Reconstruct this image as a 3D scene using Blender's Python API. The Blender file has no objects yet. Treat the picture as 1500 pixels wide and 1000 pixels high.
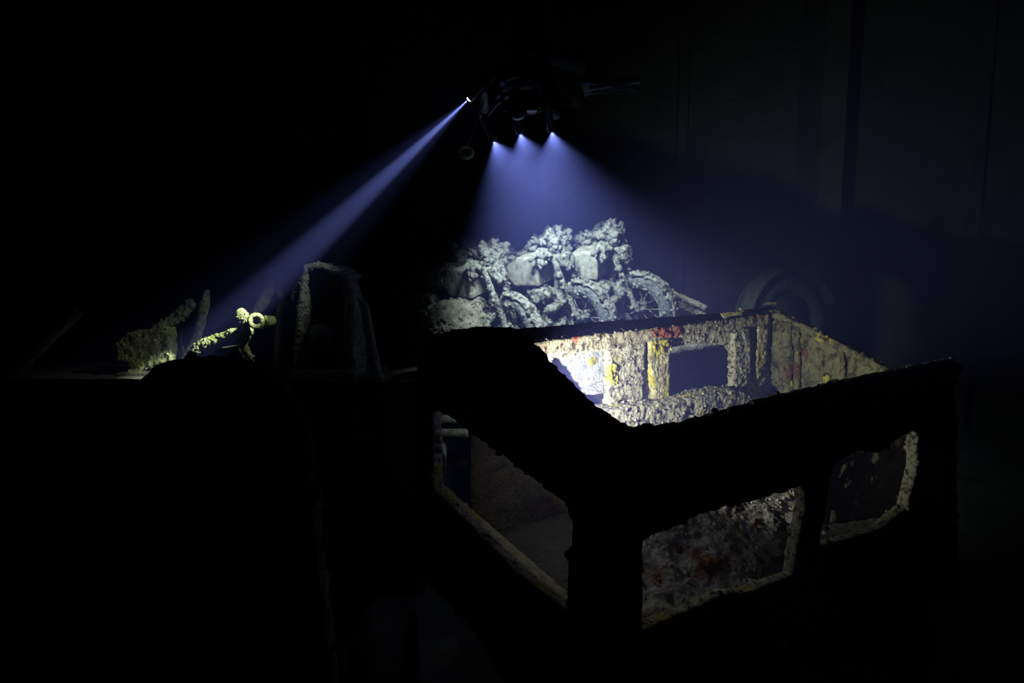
import bpy, bmesh, math, random
import numpy as np
from mathutils import Vector, Matrix, Euler
random.seed(7); rng = np.random.default_rng(7)
sc = bpy.context.scene
C = sc.collection
pi = math.pi

# ------------------------------------------------------------------ camera
CAM = Vector((0, 0, 2.3)); PITCH = math.atan(120 / 1000)
cd = bpy.data.cameras.new('camera'); cam = bpy.data.objects.new('camera', cd); C.objects.link(cam)
cd.sensor_width = 36; cd.lens = 24; cd.clip_start = 0.02
cam.location = CAM; cam.rotation_euler = (pi / 2 - PITCH, 0, 0)
sc.camera = cam
FWD = Vector((0, math.cos(PITCH), -math.sin(PITCH))); UPV = Vector((0, math.sin(PITCH), math.cos(PITCH)))

def ray(px, py):
    return FWD + Vector(((px - 750) / 1000, 0, 0)) + UPV * ((500 - py) / 1000)
def U(px, py, Y):                      # the point at world distance Y seen at a pixel
    d = ray(px, py); return CAM + d * (Y / d.y)

# ------------------------------------------------------------------ murky water fills the hold
w = bpy.data.worlds.new('world'); sc.world = w; w.use_nodes = True
nt = w.node_tree; nt.nodes.clear()
out = nt.nodes.new('ShaderNodeOutputWorld')
bg = nt.nodes.new('ShaderNodeBackground'); bg.inputs[0].default_value = (0, 0, 0, 1)
vs = nt.nodes.new('ShaderNodeVolumeScatter'); vs.inputs['Color'].default_value = (0.27, 0.30, 1.0, 1); vs.inputs['Density'].default_value = 0.108
va = nt.nodes.new('ShaderNodeVolumeAbsorption'); va.inputs['Color'].default_value = (0.15, 0.35, 1.0, 1); va.inputs['Density'].default_value = 0.07
ad = nt.nodes.new('ShaderNodeAddShader')
nt.links.new(bg.outputs[0], out.inputs['Surface'])
nt.links.new(vs.outputs[0], ad.inputs[0]); nt.links.new(va.outputs[0], ad.inputs[1]); nt.links.new(ad.outputs[0], out.inputs['Volume'])
sc.cycles.volume_bounces = 0
sc.cycles.max_bounces = 5; sc.cycles.diffuse_bounces = 3
sc.cycles.use_denoising = True
sc.cycles.sample_clamp_indirect = 0.4
sc.view_settings.view_transform = 'Standard'; sc.view_settings.look = 'None'
sc.view_settings.gamma = 1; sc.view_settings.use_curve_mapping = False
sc.view_settings.exposure = 0.0

# ------------------------------------------------------------------ materials
def crust(name, base, dark, patches=(), scale=9.0, bump=0.6, rough=0.9, darkamt=0.5, pscale=3.0, fine=60.0, sharp=False):
    m = bpy.data.materials.new(name); m.use_nodes = True
    n = m.node_tree; L = n.links.new
    bs = n.nodes['Principled BSDF']; bs.inputs['Roughness'].default_value = rough
    bs.inputs['Specular IOR Level'].default_value = 0.15
    tc = n.nodes.new('ShaderNodeTexCoord')
    def noise(s, det=5, off=0.0, r=0.6):
        t = n.nodes.new('ShaderNodeTexNoise'); t.inputs['Scale'].default_value = s; t.inputs['Detail'].default_value = det
        t.inputs['Roughness'].default_value = r
        if off:
            mp = n.nodes.new('ShaderNodeMapping'); mp.inputs['Location'].default_value = (off, off * 1.7, -off)
            L(tc.outputs['Object'], mp.inputs[0]); L(mp.outputs[0], t.inputs['Vector'])
        else: L(tc.outputs['Object'], t.inputs['Vector'])
        return t
    def ramp(src, a, b):
        r = n.nodes.new('ShaderNodeMapRange'); r.inputs[1].default_value = a; r.inputs[2].default_value = b; r.clamp = True
        L(src, r.inputs[0]); return r.outputs[0]
    def mix(f, c1, c2, c1sock=None):
        x = n.nodes.new('ShaderNodeMix'); x.data_type = 'RGBA'
        L(f, x.inputs[0])
        if c1sock is not None: L(c1sock, x.inputs[6])
        else: x.inputs[6].default_value = (*c1, 1)
        x.inputs[7].default_value = (*c2, 1); return x.outputs[2]
    n1 = noise(scale, 8)
    col = mix(ramp(n1.outputs[0], 0.52, 0.37) if sharp else ramp(n1.outputs[0], 0.55, 0.55 - 0.28 * darkamt * 2), base, dark)
    for i, (pc, th) in enumerate(patches):
        pn = noise(pscale, 4, 3.1 + 2.3 * i, 0.65)
        col = mix(ramp(pn.outputs[0], th, th + 0.07), None, pc, col)
    nf = noise(fine, 3, 9.0)
    col = mix(ramp(nf.outputs[0], 0.44, 0.28), None, tuple(c * 0.8 for c in dark), col)
    L(col, bs.inputs['Base Color'])
    nb = noise(scale * 3, 8, 1.0, 0.7)
    vo = n.nodes.new('ShaderNodeTexVoronoi'); vo.inputs['Scale'].default_value = fine * 0.8; L(tc.outputs['Object'], vo.inputs['Vector'])
    mth = n.nodes.new('ShaderNodeMath'); mth.operation = 'MULTIPLY_ADD'; mth.inputs[1].default_value = 0.45
    L(vo.outputs['Distance'], mth.inputs[0]); L(nb.outputs[0], mth.inputs[2])
    b = n.nodes.new('ShaderNodeBump'); b.inputs['Strength'].default_value = bump; b.inputs['Distance'].default_value = 0.02
    L(mth.outputs[0], b.inputs['Height']); L(b.outputs[0], bs.inputs['Normal'])
    return m

def plain(name, col, rough=0.5, metal=0.0, nscale=25.0, var=0.25):
    m = bpy.data.materials.new(name); m.use_nodes = True
    n = m.node_tree; bs = n.nodes['Principled BSDF']
    bs.inputs['Roughness'].default_value = rough; bs.inputs['Metallic'].default_value = metal
    tc = n.nodes.new('ShaderNodeTexCoord'); t = n.nodes.new('ShaderNodeTexNoise'); t.inputs['Scale'].default_value = nscale
    n.links.new(tc.outputs['Object'], t.inputs['Vector'])
    x = n.nodes.new('ShaderNodeMix'); x.data_type = 'RGBA'
    x.inputs[6].default_value = (*[c * (1 - var) for c in col], 1); x.inputs[7].default_value = (*[min(1, c * (1 + var)) for c in col], 1)
    n.links.new(t.outputs[0], x.inputs[0]); n.links.new(x.outputs[2], bs.inputs['Base Color'])
    return m
def emit(name, col, s):
    m = bpy.data.materials.new(name); m.use_nodes = True
    bs = m.node_tree.nodes['Principled BSDF']; bs.inputs['Base Color'].default_value = (*col, 1)
    bs.inputs['Emission Color'].default_value = (*col, 1); bs.inputs['Emission Strength'].default_value = s
    return m

YEL, RED, BRN, ORG = (0.62, 0.55, 0.10), (0.42, 0.09, 0.04), (0.13, 0.09, 0.05), (0.45, 0.22, 0.07)
M = dict(
    cab=crust('crusted_cab_metal', (0.74, 0.70, 0.55), (0.08, 0.065, 0.04), [(YEL, 0.60), (ORG, 0.68), ((0.25, 0.24, 0.15), 0.63)], 32, 1.0, pscale=4.5, sharp=True),
    rail=crust('crusted_rail', (0.55, 0.50, 0.36), (0.09, 0.06, 0.04), [(RED, 0.60), (YEL, 0.63)], 20, 1.0, pscale=3.0, sharp=True),
    post=crust('yellow_sponge_post', (0.72, 0.66, 0.40), (0.14, 0.11, 0.06), [(YEL, 0.52)], 16, 1.0, pscale=6),
    door=crust('green_crusted_panel', (0.26, 0.25, 0.14), (0.06, 0.05, 0.03), [(YEL, 0.64), ((0.20, 0.09, 0.06), 0.60), ((0.12, 0.12, 0.08), 0.57), (ORG, 0.69)], 16, 1.0, pscale=6, sharp=True),
    pale=crust('pale_panel', (0.66, 0.67, 0.70), (0.30, 0.30, 0.34), [], 22, 0.8, darkamt=0.4),
    seat=crust('seat_growth', (0.62, 0.58, 0.52), (0.10, 0.07, 0.05), [((0.30, 0.12, 0.05), 0.55), ((0.33, 0.28, 0.10), 0.58)], 10, 1.0, pscale=5),
    bike=crust('grey_crust', (0.60, 0.61, 0.54), (0.05, 0.055, 0.05), [((0.45, 0.43, 0.25), 0.64)], 16, 1.0, fine=34, sharp=True),
    tank=crust('pale_tank', (0.76, 0.76, 0.66), (0.42, 0.41, 0.33), [((0.50, 0.42, 0.24), 0.66)], 20, 0.35, darkamt=0.3, fine=80),
    tyre=crust('crusted_rubber', (0.42, 0.45, 0.46), (0.10, 0.11, 0.11), [], 26, 1.0, fine=40),
    board=crust('silted_board', (0.42, 0.42, 0.34), (0.10, 0.09, 0.07), [(ORG, 0.68)], 9, 0.8),
    olive=crust('algae_crust', (0.60, 0.58, 0.26), (0.09, 0.09, 0.03), [((0.42, 0.45, 0.12), 0.55)], 16, 1.0, pscale=6),
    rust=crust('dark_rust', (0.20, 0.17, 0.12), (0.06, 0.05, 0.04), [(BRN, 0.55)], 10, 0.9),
    grille=crust('weedy_shell', (0.50, 0.50, 0.36), (0.08, 0.08, 0.05), [], 18, 1.0),
    sludge_shade=crust('dark_sludge_and_shade', (0.085, 0.08, 0.07), (0.04, 0.04, 0.035), [], 8, 0.9),  # sludge of the floor pan; also the painted shade behind the recess
    hull=crust('hull_plate', (0.17, 0.17, 0.155), (0.10, 0.10, 0.09), [(BRN, 0.6)], 2.5, 0.4, pscale=1.2, fine=15),
    silt=crust('silt_floor', (0.22, 0.21, 0.17), (0.08, 0.08, 0.06), [], 3, 0.8),
    suit=plain('neoprene', (0.018, 0.018, 0.02), 0.55), rubber=plain('fin_rubber', (0.03, 0.032, 0.035), 0.4),
    steel=plain('dark_metal', (0.10, 0.10, 0.11), 0.3, 0.8), finpale=plain('grey_fin_blade', (0.55, 0.62, 0.62), 0.5),
    glass=plain('mask_glass', (0.03, 0.04, 0.05), 0.05), tankpaint=plain('cylinder_paint', (0.08, 0.085, 0.09), 0.35),
    float=plain('olive_float', (0.30, 0.34, 0.12), 0.6), skin=plain('skin', (0.35, 0.22, 0.16), 0.55),
    lens=emit('spot_lens', (0.75, 0.85, 1.0), 14.0), lens_soft=emit('video_lens', (0.55, 0.62, 1.0), 0.8),
)

# ------------------------------------------------------------------ mesh helpers
PENDING = []
def tag(o, label, cat, group=None, kind=None):
    o['label'] = label; o['category'] = cat
    if group: o['group'] = group
    if kind: o['kind'] = kind
    return o
def thing(name, label, cat, loc=(0, 0, 0), group=None):
    o = bpy.data.objects.new(name, None); C.objects.link(o); o.location = loc; o.empty_display_size = 0.2
    return tag(o, label, cat, group)
def root_loc(p):
    v = Vector((0, 0, 0))
    while p is not None:
        v += p.location; p = p.parent
    return v
def mesh_obj(name, verts, faces, mat, parent=None, world=True, smooth=True):
    """verts in world space (world=True) or in the parent's own space"""
    if parent is not None and world:
        o0 = root_loc(parent); verts = [Vector(v) - o0 for v in verts]
    me = bpy.data.meshes.new(name); me.from_pydata([tuple(v) for v in verts], [], faces); me.update()
    bm = bmesh.new(); bm.from_mesh(me); bmesh.ops.recalc_face_normals(bm, faces=bm.faces); bm.to_mesh(me); bm.free()
    if smooth: me.polygons.foreach_set('use_smooth', [True] * len(me.polygons))
    me.materials.append(M[mat] if isinstance(mat, str) else mat)
    o = bpy.data.objects.new(name, me); C.objects.link(o); o.parent = parent
    return o
class MB:
    def __init__(s): s.v = []; s.f = []
    def add(s, v, f):
        k = len(s.v); s.v += [Vector(p) for p in v]; s.f += [tuple(i + k for i in q) for q in f]; return s
    def box(s, c, size, rot=None):
        c = Vector(c); h = Vector(size) / 2
        p = [Vector((x * h.x, y * h.y, z * h.z)) for x in (-1, 1) for y in (-1, 1) for z in (-1, 1)]
        if rot is not None: p = [rot @ q for q in p]
        return s.add([c + q for q in p], [(0, 1, 3, 2), (4, 6, 7, 5), (0, 4, 5, 1), (2, 3, 7, 6), (0, 2, 6, 4), (1, 5, 7, 3)])
    def tube(s, pts, rad, n=10):
        pts = [Vector(p) for p in pts]; r = rad if isinstance(rad, (list, tuple)) else [rad] * len(pts)
        k = len(s.v); prev = None
        for i, p in enumerate(pts):
            t = (pts[min(i + 1, len(pts) - 1)] - pts[max(i - 1, 0)]).normalized()
            if prev is None:
                a = t.orthogonal().normalized()
            else:
                a = (prev - t * prev.dot(t)).normalized()
            prev = a; b = t.cross(a)
            for j in range(n):
                q = 2 * pi * j / n; s.v.append(p + (a * math.cos(q) + b * math.sin(q)) * r[i])
        for i in range(len(pts) - 1):
            for j in range(n):
                s.f.append((k + i * n + j, k + i * n + (j + 1) % n, k + (i + 1) * n + (j + 1) % n, k + (i + 1) * n + j))
        s.f.append(tuple(k + j for j in reversed(range(n)))); s.f.append(tuple(k + (len(pts) - 1) * n + j for j in range(n)))
        return s
    def torus(s, c, axis, R, r, n=32, m=10, a0=0, a1=2 * pi, flat=1.0):
        c = Vector(c); ax = Vector(axis).normalized(); u = ax.orthogonal().normalized(); v = ax.cross(u)
        # start the arc straight down so open arcs are predictable
        ref = Vector((0, 0, 1)) - ax * ax.z
        if ref.length > 0.1: v = ref.normalized(); u = v.cross(ax)
        full = abs(a1 - a0 - 2 * pi) < 1e-6; k = len(s.v); N = n if full else n + 1
        for i in range(N):
            t = a0 + (a1 - a0) * i / n; d = u * math.cos(t) + v * math.sin(t)
            for j in range(m):
                q = 2 * pi * j / m; s.v.append(c + d * (R + r * math.cos(q)) + ax * (r * flat * math.sin(q)))
        for i in range(n):
            i2 = (i + 1) % N
            for j in range(m): s.f.append((k + i * m + j, k + i * m + (j + 1) % m, k + i2 * m + (j + 1) % m, k + i2 * m + j))
        if not full:
            s.f.append(tuple(k + j for j in range(m))); s.f.append(tuple(k + n * m + j for j in reversed(range(m))))
        return s
    def blob(s, c, rad, seg=10, ring=7, rot=None):
        c = Vector(c); rad = Vector(rad) if not isinstance(rad, (int, float)) else Vector((rad,) * 3); k = len(s.v)
        P = [Vector((0, 0, rad.z))]
        for i in range(1, ring):
            t = pi * i / ring
            for j in range(seg):
                q = 2 * pi * j / seg; P.append(Vector((rad.x * math.sin(t) * math.cos(q), rad.y * math.sin(t) * math.sin(q), rad.z * math.cos(t))))
        P.append(Vector((0, 0, -rad.z)))
        if rot is not None: P = [rot @ p for p in P]
        s.v += [c + p for p in P]; e = k + len(P) - 1
        for j in range(seg):
            s.f.append((k, k + 1 + j, k + 1 + (j + 1) % seg))
            s.f.append((e, k + 1 + (ring - 2) * seg + (j + 1) % seg, k + 1 + (ring - 2) * seg + j))
            for i in range(ring - 2):
                a = k + 1 + i * seg; b = a + seg
                s.f.append((a + j, b + j, b + (j + 1) % seg, a + (j + 1) % seg))
        return s
    def build(s, name, mat, parent=None, world=True, smooth=True): return mesh_obj(name, s.v, s.f, mat, parent, world, smooth)
def slab(loops, normal, thick):
    """closed plate from an outline and holes lying in a plane, pushed back along normal"""
    mb = MB(); flat = [Vector(p) for l in loops for p in l]
    bm = bmesh.new(); bv_ = [bm.verts.new(p) for p in flat]; k = 0
    for l in loops:
        for i in range(len(l)): bm.edges.new((bv_[k + i], bv_[k + (i + 1) % len(l)]))
        k += len(l)
    bm.verts.index_update(); bmesh.ops.triangle_fill(bm, use_beauty=True, use_dissolve=False, edges=bm.edges[:], normal=Vector(normal))
    tris = [tuple(q.index for q in fc.verts) for fc in bm.faces]; bm.free()
    n = len(flat); off = Vector(normal) * thick
    mb.v = flat + [p + off for p in flat]
    for t in tris: mb.f.append(tuple(t)); mb.f.append(tuple(i + n for i in reversed(t)))
    k = 0
    for l in loops:
        m = len(l)
        for i in range(m): mb.f.append((k + i, k + (i + 1) % m, k + (i + 1) % m + n, k + i + n))
        k += m
    return mb
_tex = {}
def tex(scale, depth=3):
    key = (scale, depth)
    if key not in _tex:
        t = bpy.data.textures.new('clouds', 'CLOUDS'); t.noise_scale = scale; t.noise_depth = depth; t.noise_basis = 'ORIGINAL_PERLIN'
        _tex[key] = t
    return _tex[key]
def encrust(o, voxel, disp, smooth=0):
    r = o.modifiers.new('r', 'REMESH'); r.mode = 'VOXEL'; r.voxel_size = voxel; r.use_smooth_shade = True
    if smooth:
        sm = o.modifiers.new('s', 'SMOOTH'); sm.iterations = smooth; sm.factor = 0.5
    for st, s in disp:
        d = o.modifiers.new('d', 'DISPLACE'); d.texture = tex(s); d.strength = st; d.mid_level = 0.5; d.texture_coords = 'LOCAL'
    PENDING.append(o); return o
def bake_all():
    if not PENDING: return
    dg = bpy.context.evaluated_depsgraph_get(); dg.update()
    res = [(o, bpy.data.meshes.new_from_object(o.evaluated_get(dg))) for o in PENDING]
    for o, me in res:
        me.name = o.data.name; o.modifiers.clear(); o.data = me
    PENDING.clear()
def local_matrix(o, top):
    m = Matrix(); 
    while o is not None and o is not top:
        m = o.matrix_basis @ m; o = o.parent
    return m
def growth(name, srcs, parent, mat, n, r0, r1, flat=0.7, keep=None):
    """little knobbly growths spread over the surfaces of baked parts (all below the same parent thing)"""
    mb = MB(); data = []
    for o in srcs:
        me = o.data; me.calc_loop_triangles(); nt_ = len(me.loop_triangles)
        co = np.empty(len(me.vertices) * 3, np.float32); me.vertices.foreach_get('co', co); co = co.reshape(-1, 3)
        ti = np.empty(nt_ * 3, np.int32); me.loop_triangles.foreach_get('vertices', ti); ti = ti.reshape(-1, 3)
        mm = np.array(local_matrix(o, parent)); co = co @ mm[:3, :3].T + mm[:3, 3]
        data.append(co[ti])
    T = np.concatenate(data); ar = np.linalg.norm(np.cross(T[:, 1] - T[:, 0], T[:, 2] - T[:, 0]), axis=1); ar /= ar.sum()
    idx = rng.choice(len(T), n, p=ar); uv = rng.random((n, 2)); fl = uv.sum(1) > 1; uv[fl] = 1 - uv[fl]
    P = T[idx, 0] + (T[idx, 1] - T[idx, 0]) * uv[:, :1] + (T[idx, 2] - T[idx, 0]) * uv[:, 1:]
    for p in P:
        if keep and not keep(p): continue
        r = r0 + (r1 - r0) * rng.random() ** 3
        mb.blob(p, (r * rng.uniform(.7, 1.3), r * rng.uniform(.7, 1.3), r * rng.uniform(.5, 1.1)), 6, 4, Euler(rng.uniform(0, 3, 3)).to_matrix())
    o = mb.build(name, mat, parent, world=False); o['kind'] = 'stuff'
    return o
def copy_tree(o, parent=None):
    c = o.copy(); C.objects.link(c); c.parent = parent
    for ch in list(o.children): copy_tree(ch, c)
    return c
def struct(o):
    o['kind'] = 'structure'; return o

# ------------------------------------------------------------------ the hold of the ship
def grid_sheet(name, x0, x1, y0, y1, nx, ny, fn, mat):
    v = [fn(x0 + (x1 - x0) * i / nx, y0 + (y1 - y0) * j / ny) for j in range(ny + 1) for i in range(nx + 1)]
    f = [(j * (nx + 1) + i, j * (nx + 1) + i + 1, (j + 1) * (nx + 1) + i + 1, (j + 1) * (nx + 1) + i) for j in range(ny) for i in range(nx)]
    return struct(mesh_obj(name, v, f, mat))
from mathutils import noise as mn
fl = grid_sheet('floor', -7, 7, -1.5, 9.8, 140, 110, lambda x, y: (x, y, 0.05 * mn.fractal((x * 1.3, y * 1.3, 0), 1, 2, 4) - 0.05), 'silt')
BW = 9.4
def panel_wall(name, mat, parts):
    mb = MB().box(*parts[0]); o = struct(mb.build(name, mat, smooth=False))
    for c, s, nm in parts[1:]:
        MB().box(c, s).build(nm, mat, o, smooth=False)
    return o
rows = []
for z, zh in ((1.1, 2.16), (3.3, 2.16), (5.15, 1.46)):
    for x in (-5.28, -3.02, -0.75, 1.33, 3.05, 5.0):
        if x == 3.05 and z < 4: rows.append(((x, BW - .012, z), (1.56, .024, zh), 'hull_plate'))
        else: rows.append(((x, BW - .010, z), (1.98 if x < 2 else 1.6, .020, zh), 'hull_plate'))
for x in (-6.4, -4.15, -1.9, 0.4, 2.25, 3.95, 6.2):
    d = 0.75 if x == 3.95 else 0.14
    rows.append(((x, BW - d / 2, 2.7), (0.12 if d < .5 else .3, d, 6.0), 'stiffener'))
panel_wall('wall_back', 'hull', [((0, BW + .05, 2.7), (14, .1, 6.4))] + rows)
panel_wall('wall_left', 'hull', [((-6.8, 4.2, 2.7), (.1, 11, 6.4))] + [((-6.65, y, 2.7), (.25, .12, 6.2), 'frame_rib') for y in (0.5, 2, 3.5, 5, 6.5, 8)])
panel_wall('wall_right', 'hull', [((6.8, 4.2, 2.7), (.1, 11, 6.4))] + [((6.65, y, 2.7), (.25, .12, 6.2), 'frame_rib') for y in (0.5, 2, 3.5, 5, 6.5, 8)])
panel_wall('wall_front', 'hull', [((0, -1.4, 2.7), (13.6, .1, 6.4))])
panel_wall('ceiling', 'hull', [((0, 4.1, 5.95), (13.6, 11, .1))] + [((0, y, 5.75), (13.4, .1, .32), 'deck_beam') for y in (1.5, 3.2, 4.9, 6.6, 8.2)])

# ------------------------------------------------------------------ the roofless truck cab in the middle
PN, PL, PR, PF = U(905, 630, 2.2), U(640, 490, 3.2), U(1305, 545, 3.33), U(1130, 452, 4.86)
def plane(a, b):
    d = Vector((b.x - a.x, b.y - a.y, 0)).normalized(); return a.copy(), Vector((-d.y, d.x, 0))
def onp(pl, px, py, off=0.0):
    p0, n = pl; d = ray(px, py); return CAM + d * ((p0 + n * off - CAM).dot(n) / d.dot(n))
plA = plane(PN, PL); plB = plane(PN, PR); plC = plane(PL, PF)
PR2 = onp(plB, 1400, 526); plD = plane(PR2, PF)
for q in (plA, plB, plC, plD):      # normals point away from the camera
    if q[1].dot(q[0] - CAM) < 0: q[1].negate()
plD[1].negate() if plD[1].x < 0 else None
def S(pl, loops, thick, off=0.0): return slab([[onp(pl, x, y, off) for x, y in l] for l in loops], pl[1], thick)

cab = thing('truck_cab', 'roofless encrusted truck cab with black near corner and brightly lit inner wall', 'truck', (0.9, 3.4, 0))
A_out = [(618, 494), (660, 484), (700, 479), (735, 482), (757, 494), (778, 514), (800, 540), (825, 566), (850, 590), (878, 611), (905, 628), (925, 638),
         (925, 1120), (860, 1090), (760, 990), (640, 870), (604, 830), (610, 560)]
A_hole = [(650, 604), (690, 636), (740, 672), (765, 692), (800, 716), (825, 738), (836, 758), (838, 790), (831, 806), (829, 895), (750, 832), (700, 780), (634, 716), (633, 602)]
A_chip = [(775, 556), (780, 555), (784, 563), (778, 566)]
doorA = encrust(S(plA, [A_out, A_hole, A_chip], .06).build('door_panel', 'cab', cab), .013, [(.02, .06), (.012, .02)])
B_out = [(905, 630), (960, 629), (1010, 622), (1080, 601), (1150, 580), (1230, 562), (1305, 546), (1400, 526), (1405, 880), (1300, 900), (1100, 960), (930, 1000), (903, 1000)]
B_h1 = [(930, 803), (960, 784), (985, 777), (1010, 762), (1060, 744), (1100, 737), (1140, 722), (1178, 712), (1181, 740), (1168, 800), (1163, 842), (1100, 866), (1060, 870), (1000, 898), (940, 924), (926, 915), (936, 860), (923, 830)]
B_h2 = [(1222, 682), (1258, 660), (1290, 664), (1320, 640), (1346, 628), (1342, 690), (1330, 740), (1290, 775), (1240, 790), (1200, 800), (1212, 740)]
panB = encrust(S(plB, [B_out, B_h1, B_h2], .06).build('side_panel', 'cab', cab), .013, [(.02, .06), (.012, .02)])
post = encrust(MB().tube([onp(plB, 890, 640, .03), onp(plB, 880, 760, .03), onp(plB, 880, 860, .03), onp(plB, 876, 1010, .03), onp(plB, 876, 1180, .03)], [.07, .075, .085, .095, .1], 12).build('corner_post', 'cab', cab), .014, [(.02, .06), (.012, .02)])
# rounded rolled rims along the two near walls
rimA = encrust(MB().tube([onp(plA, x, y + 12, .03) for x, y in A_out[:12]], [.035] * 9 + [.04] * 3, 10).build('rolled_rim', 'rail', cab), .011, [(.018, .05), (.01, .018)])
rimB = encrust(MB().tube([onp(plB, x, y + 14, .03) for x, y in B_out[:8]], .04, 10).build('rolled_rim', 'rail', cab), .011, [(.018, .05), (.01, .018)])
# inner wall facing the camera
C_out = [(690, 500), (765, 501), (800, 496), (880, 487), (960, 479), (1050, 469), (1100, 461), (1133, 455), (1150, 640), (1080, 665), (900, 655), (800, 632), (750, 600), (690, 575)]
C_win = [(984, 510), (1010, 503), (1050, 503), (1068, 507), (1077, 520), (1079, 555), (1070, 566), (1040, 571), (1020, 580), (984, 586)]
C_recess = [(806, 526), (893, 513), (896, 604), (868, 606)]
C_slit = [(1108, 478), (1114, 470), (1119, 474), (1113, 520), (1108, 558), (1098, 556)]
C_pock = [(1121, 560), (1126, 545), (1135, 545), (1138, 580), (1120, 588)]
C_foot = [(906, 588), (926, 583), (928, 597), (907, 603)]
wallC = encrust(S(plC, [C_out, C_win, C_recess, C_slit, C_pock, C_foot], .05).build('inner_wall', 'cab', cab), .012, [(.025, .07), (.02, .022)])
recess = encrust(S(plC, [[(780, 505), (900, 500), (905, 575), (790, 580)]], .02, .10).build('pale_panel', 'pale', cab), .012, [(.012, .06)])
wedge = encrust(slab([[onp(plC, 850, 580, .035), onp(plC, 866, 563, .085), onp(plC, 888, 557, .085), onp(plC, 891, 576, .035)]], plC[1], .05).build('highlight_plate', 'pale', cab), .008, [(.006, .05)])  # pale tilted plate stands in for the triangular highlight on the panel
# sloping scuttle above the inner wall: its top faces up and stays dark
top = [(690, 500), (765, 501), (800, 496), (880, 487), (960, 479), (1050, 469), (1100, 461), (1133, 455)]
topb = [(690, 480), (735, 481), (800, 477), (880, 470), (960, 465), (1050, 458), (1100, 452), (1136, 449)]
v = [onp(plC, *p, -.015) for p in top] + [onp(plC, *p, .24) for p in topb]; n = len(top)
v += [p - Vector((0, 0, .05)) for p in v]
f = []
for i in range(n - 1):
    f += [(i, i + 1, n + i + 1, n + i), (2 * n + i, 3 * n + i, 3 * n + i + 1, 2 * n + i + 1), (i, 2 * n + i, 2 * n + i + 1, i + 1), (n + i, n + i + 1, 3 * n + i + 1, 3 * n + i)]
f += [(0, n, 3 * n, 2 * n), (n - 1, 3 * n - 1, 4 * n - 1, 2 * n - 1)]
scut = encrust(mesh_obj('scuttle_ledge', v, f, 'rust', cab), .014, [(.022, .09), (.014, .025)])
railC = encrust(S(plC, [[(770, 503), (880, 489), (1000, 476), (1100, 463), (1128, 459), (1126, 474), (1080, 478), (1000, 494), (900, 509), (800, 522)]], .06, -.035).build('top_rail', 'rail', cab), .011, [(.022, .05), (.014, .02)])
posts = []
for outl, of, mt in (([(893, 508), (946, 500), (944, 545), (940, 600), (927, 602), (924, 584), (906, 586), (904, 603), (892, 600)], -.03, 'cab'),
                     ([(952, 498), (986, 495), (982, 540), (980, 590), (962, 592), (956, 560)], -.04, 'post'),
                     ([(1077, 488), (1099, 480), (1100, 540), (1092, 575), (1076, 570)], -.04, 'cab'),
                     ([(1112, 478), (1126, 472), (1122, 530), (1112, 556), (1108, 540)], -.03, 'post')):
    posts.append(encrust(S(plC, [outl], .06, of).build('stanchion', mt, cab), .010, [(.026, .05), (.018, .02)]))
# bottom ledge and rubble along the foot of the inner wall
cav = encrust(S(plC, [[(840, 580), (900, 572), (900, 625), (845, 625)]], .02, .17).build('cavity_shade', 'sludge_shade', cab), .014, [(.012, .05)])  # dark sheet puts the shadow band under the pale panel into colour
lip = encrust(S(plC, [[(868, 606), (1000, 586), (1080, 571), (1105, 580), (1090, 640), (1000, 665), (880, 655)]], .20, -.16).build('lower_ledge', 'cab', cab), .013, [(.035, .08), (.02, .025)])
torn = encrust(MB().tube([onp(plC, 985, 584, -.1), onp(plC, 1010, 578, -.1), onp(plC, 1040, 572, -.08), onp(plC, 1065, 566, -.05)], [.006, .012, .014, .008], 8).build('torn_strip', 'post', cab), .006, [(.01, .03)])
# right hand wall seen from inside
D_out = [(1128, 453), (1180, 477), (1240, 508), (1300, 541), (1395, 590), (1395, 860), (1128, 680)]
wallD = encrust(S(plD, [D_out], .05).build('side_wall', 'door', cab), .012, [(.03, .09), (.022, .03)])
rimD = encrust(MB().tube([onp(plD, x, y + 4, -.01) for x, y in D_out[:5]], .026, 8).build('wall_rim', 'door', cab), .010, [(.018, .05), (.010, .02)])
ribs = [encrust(MB().tube([onp(plD, x, y0, -.02), onp(plD, x + 3, (y0 + y1) / 2, -.02), onp(plD, x + 1, y1, -.02)], r, 8).build('rib', 'door', cab), .010, [(.018, .05), (.012, .02)])
        for x, y0, y1, r in ((1152, 470, 590, .035), (1166, 475, 580, .02), (1232, 506, 575, .018))]
M['red_sponge'] = crust('red_sponge', (0.40, 0.12, 0.07), (0.10, 0.03, 0.02), [((0.40, 0.3, 0.2), .6)], 22, 1.0)
M['yellow_sponge'] = crust('yellow_sponge', (0.66, 0.60, 0.10), (0.22, 0.18, 0.04), [], 22, 1.0)
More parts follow.
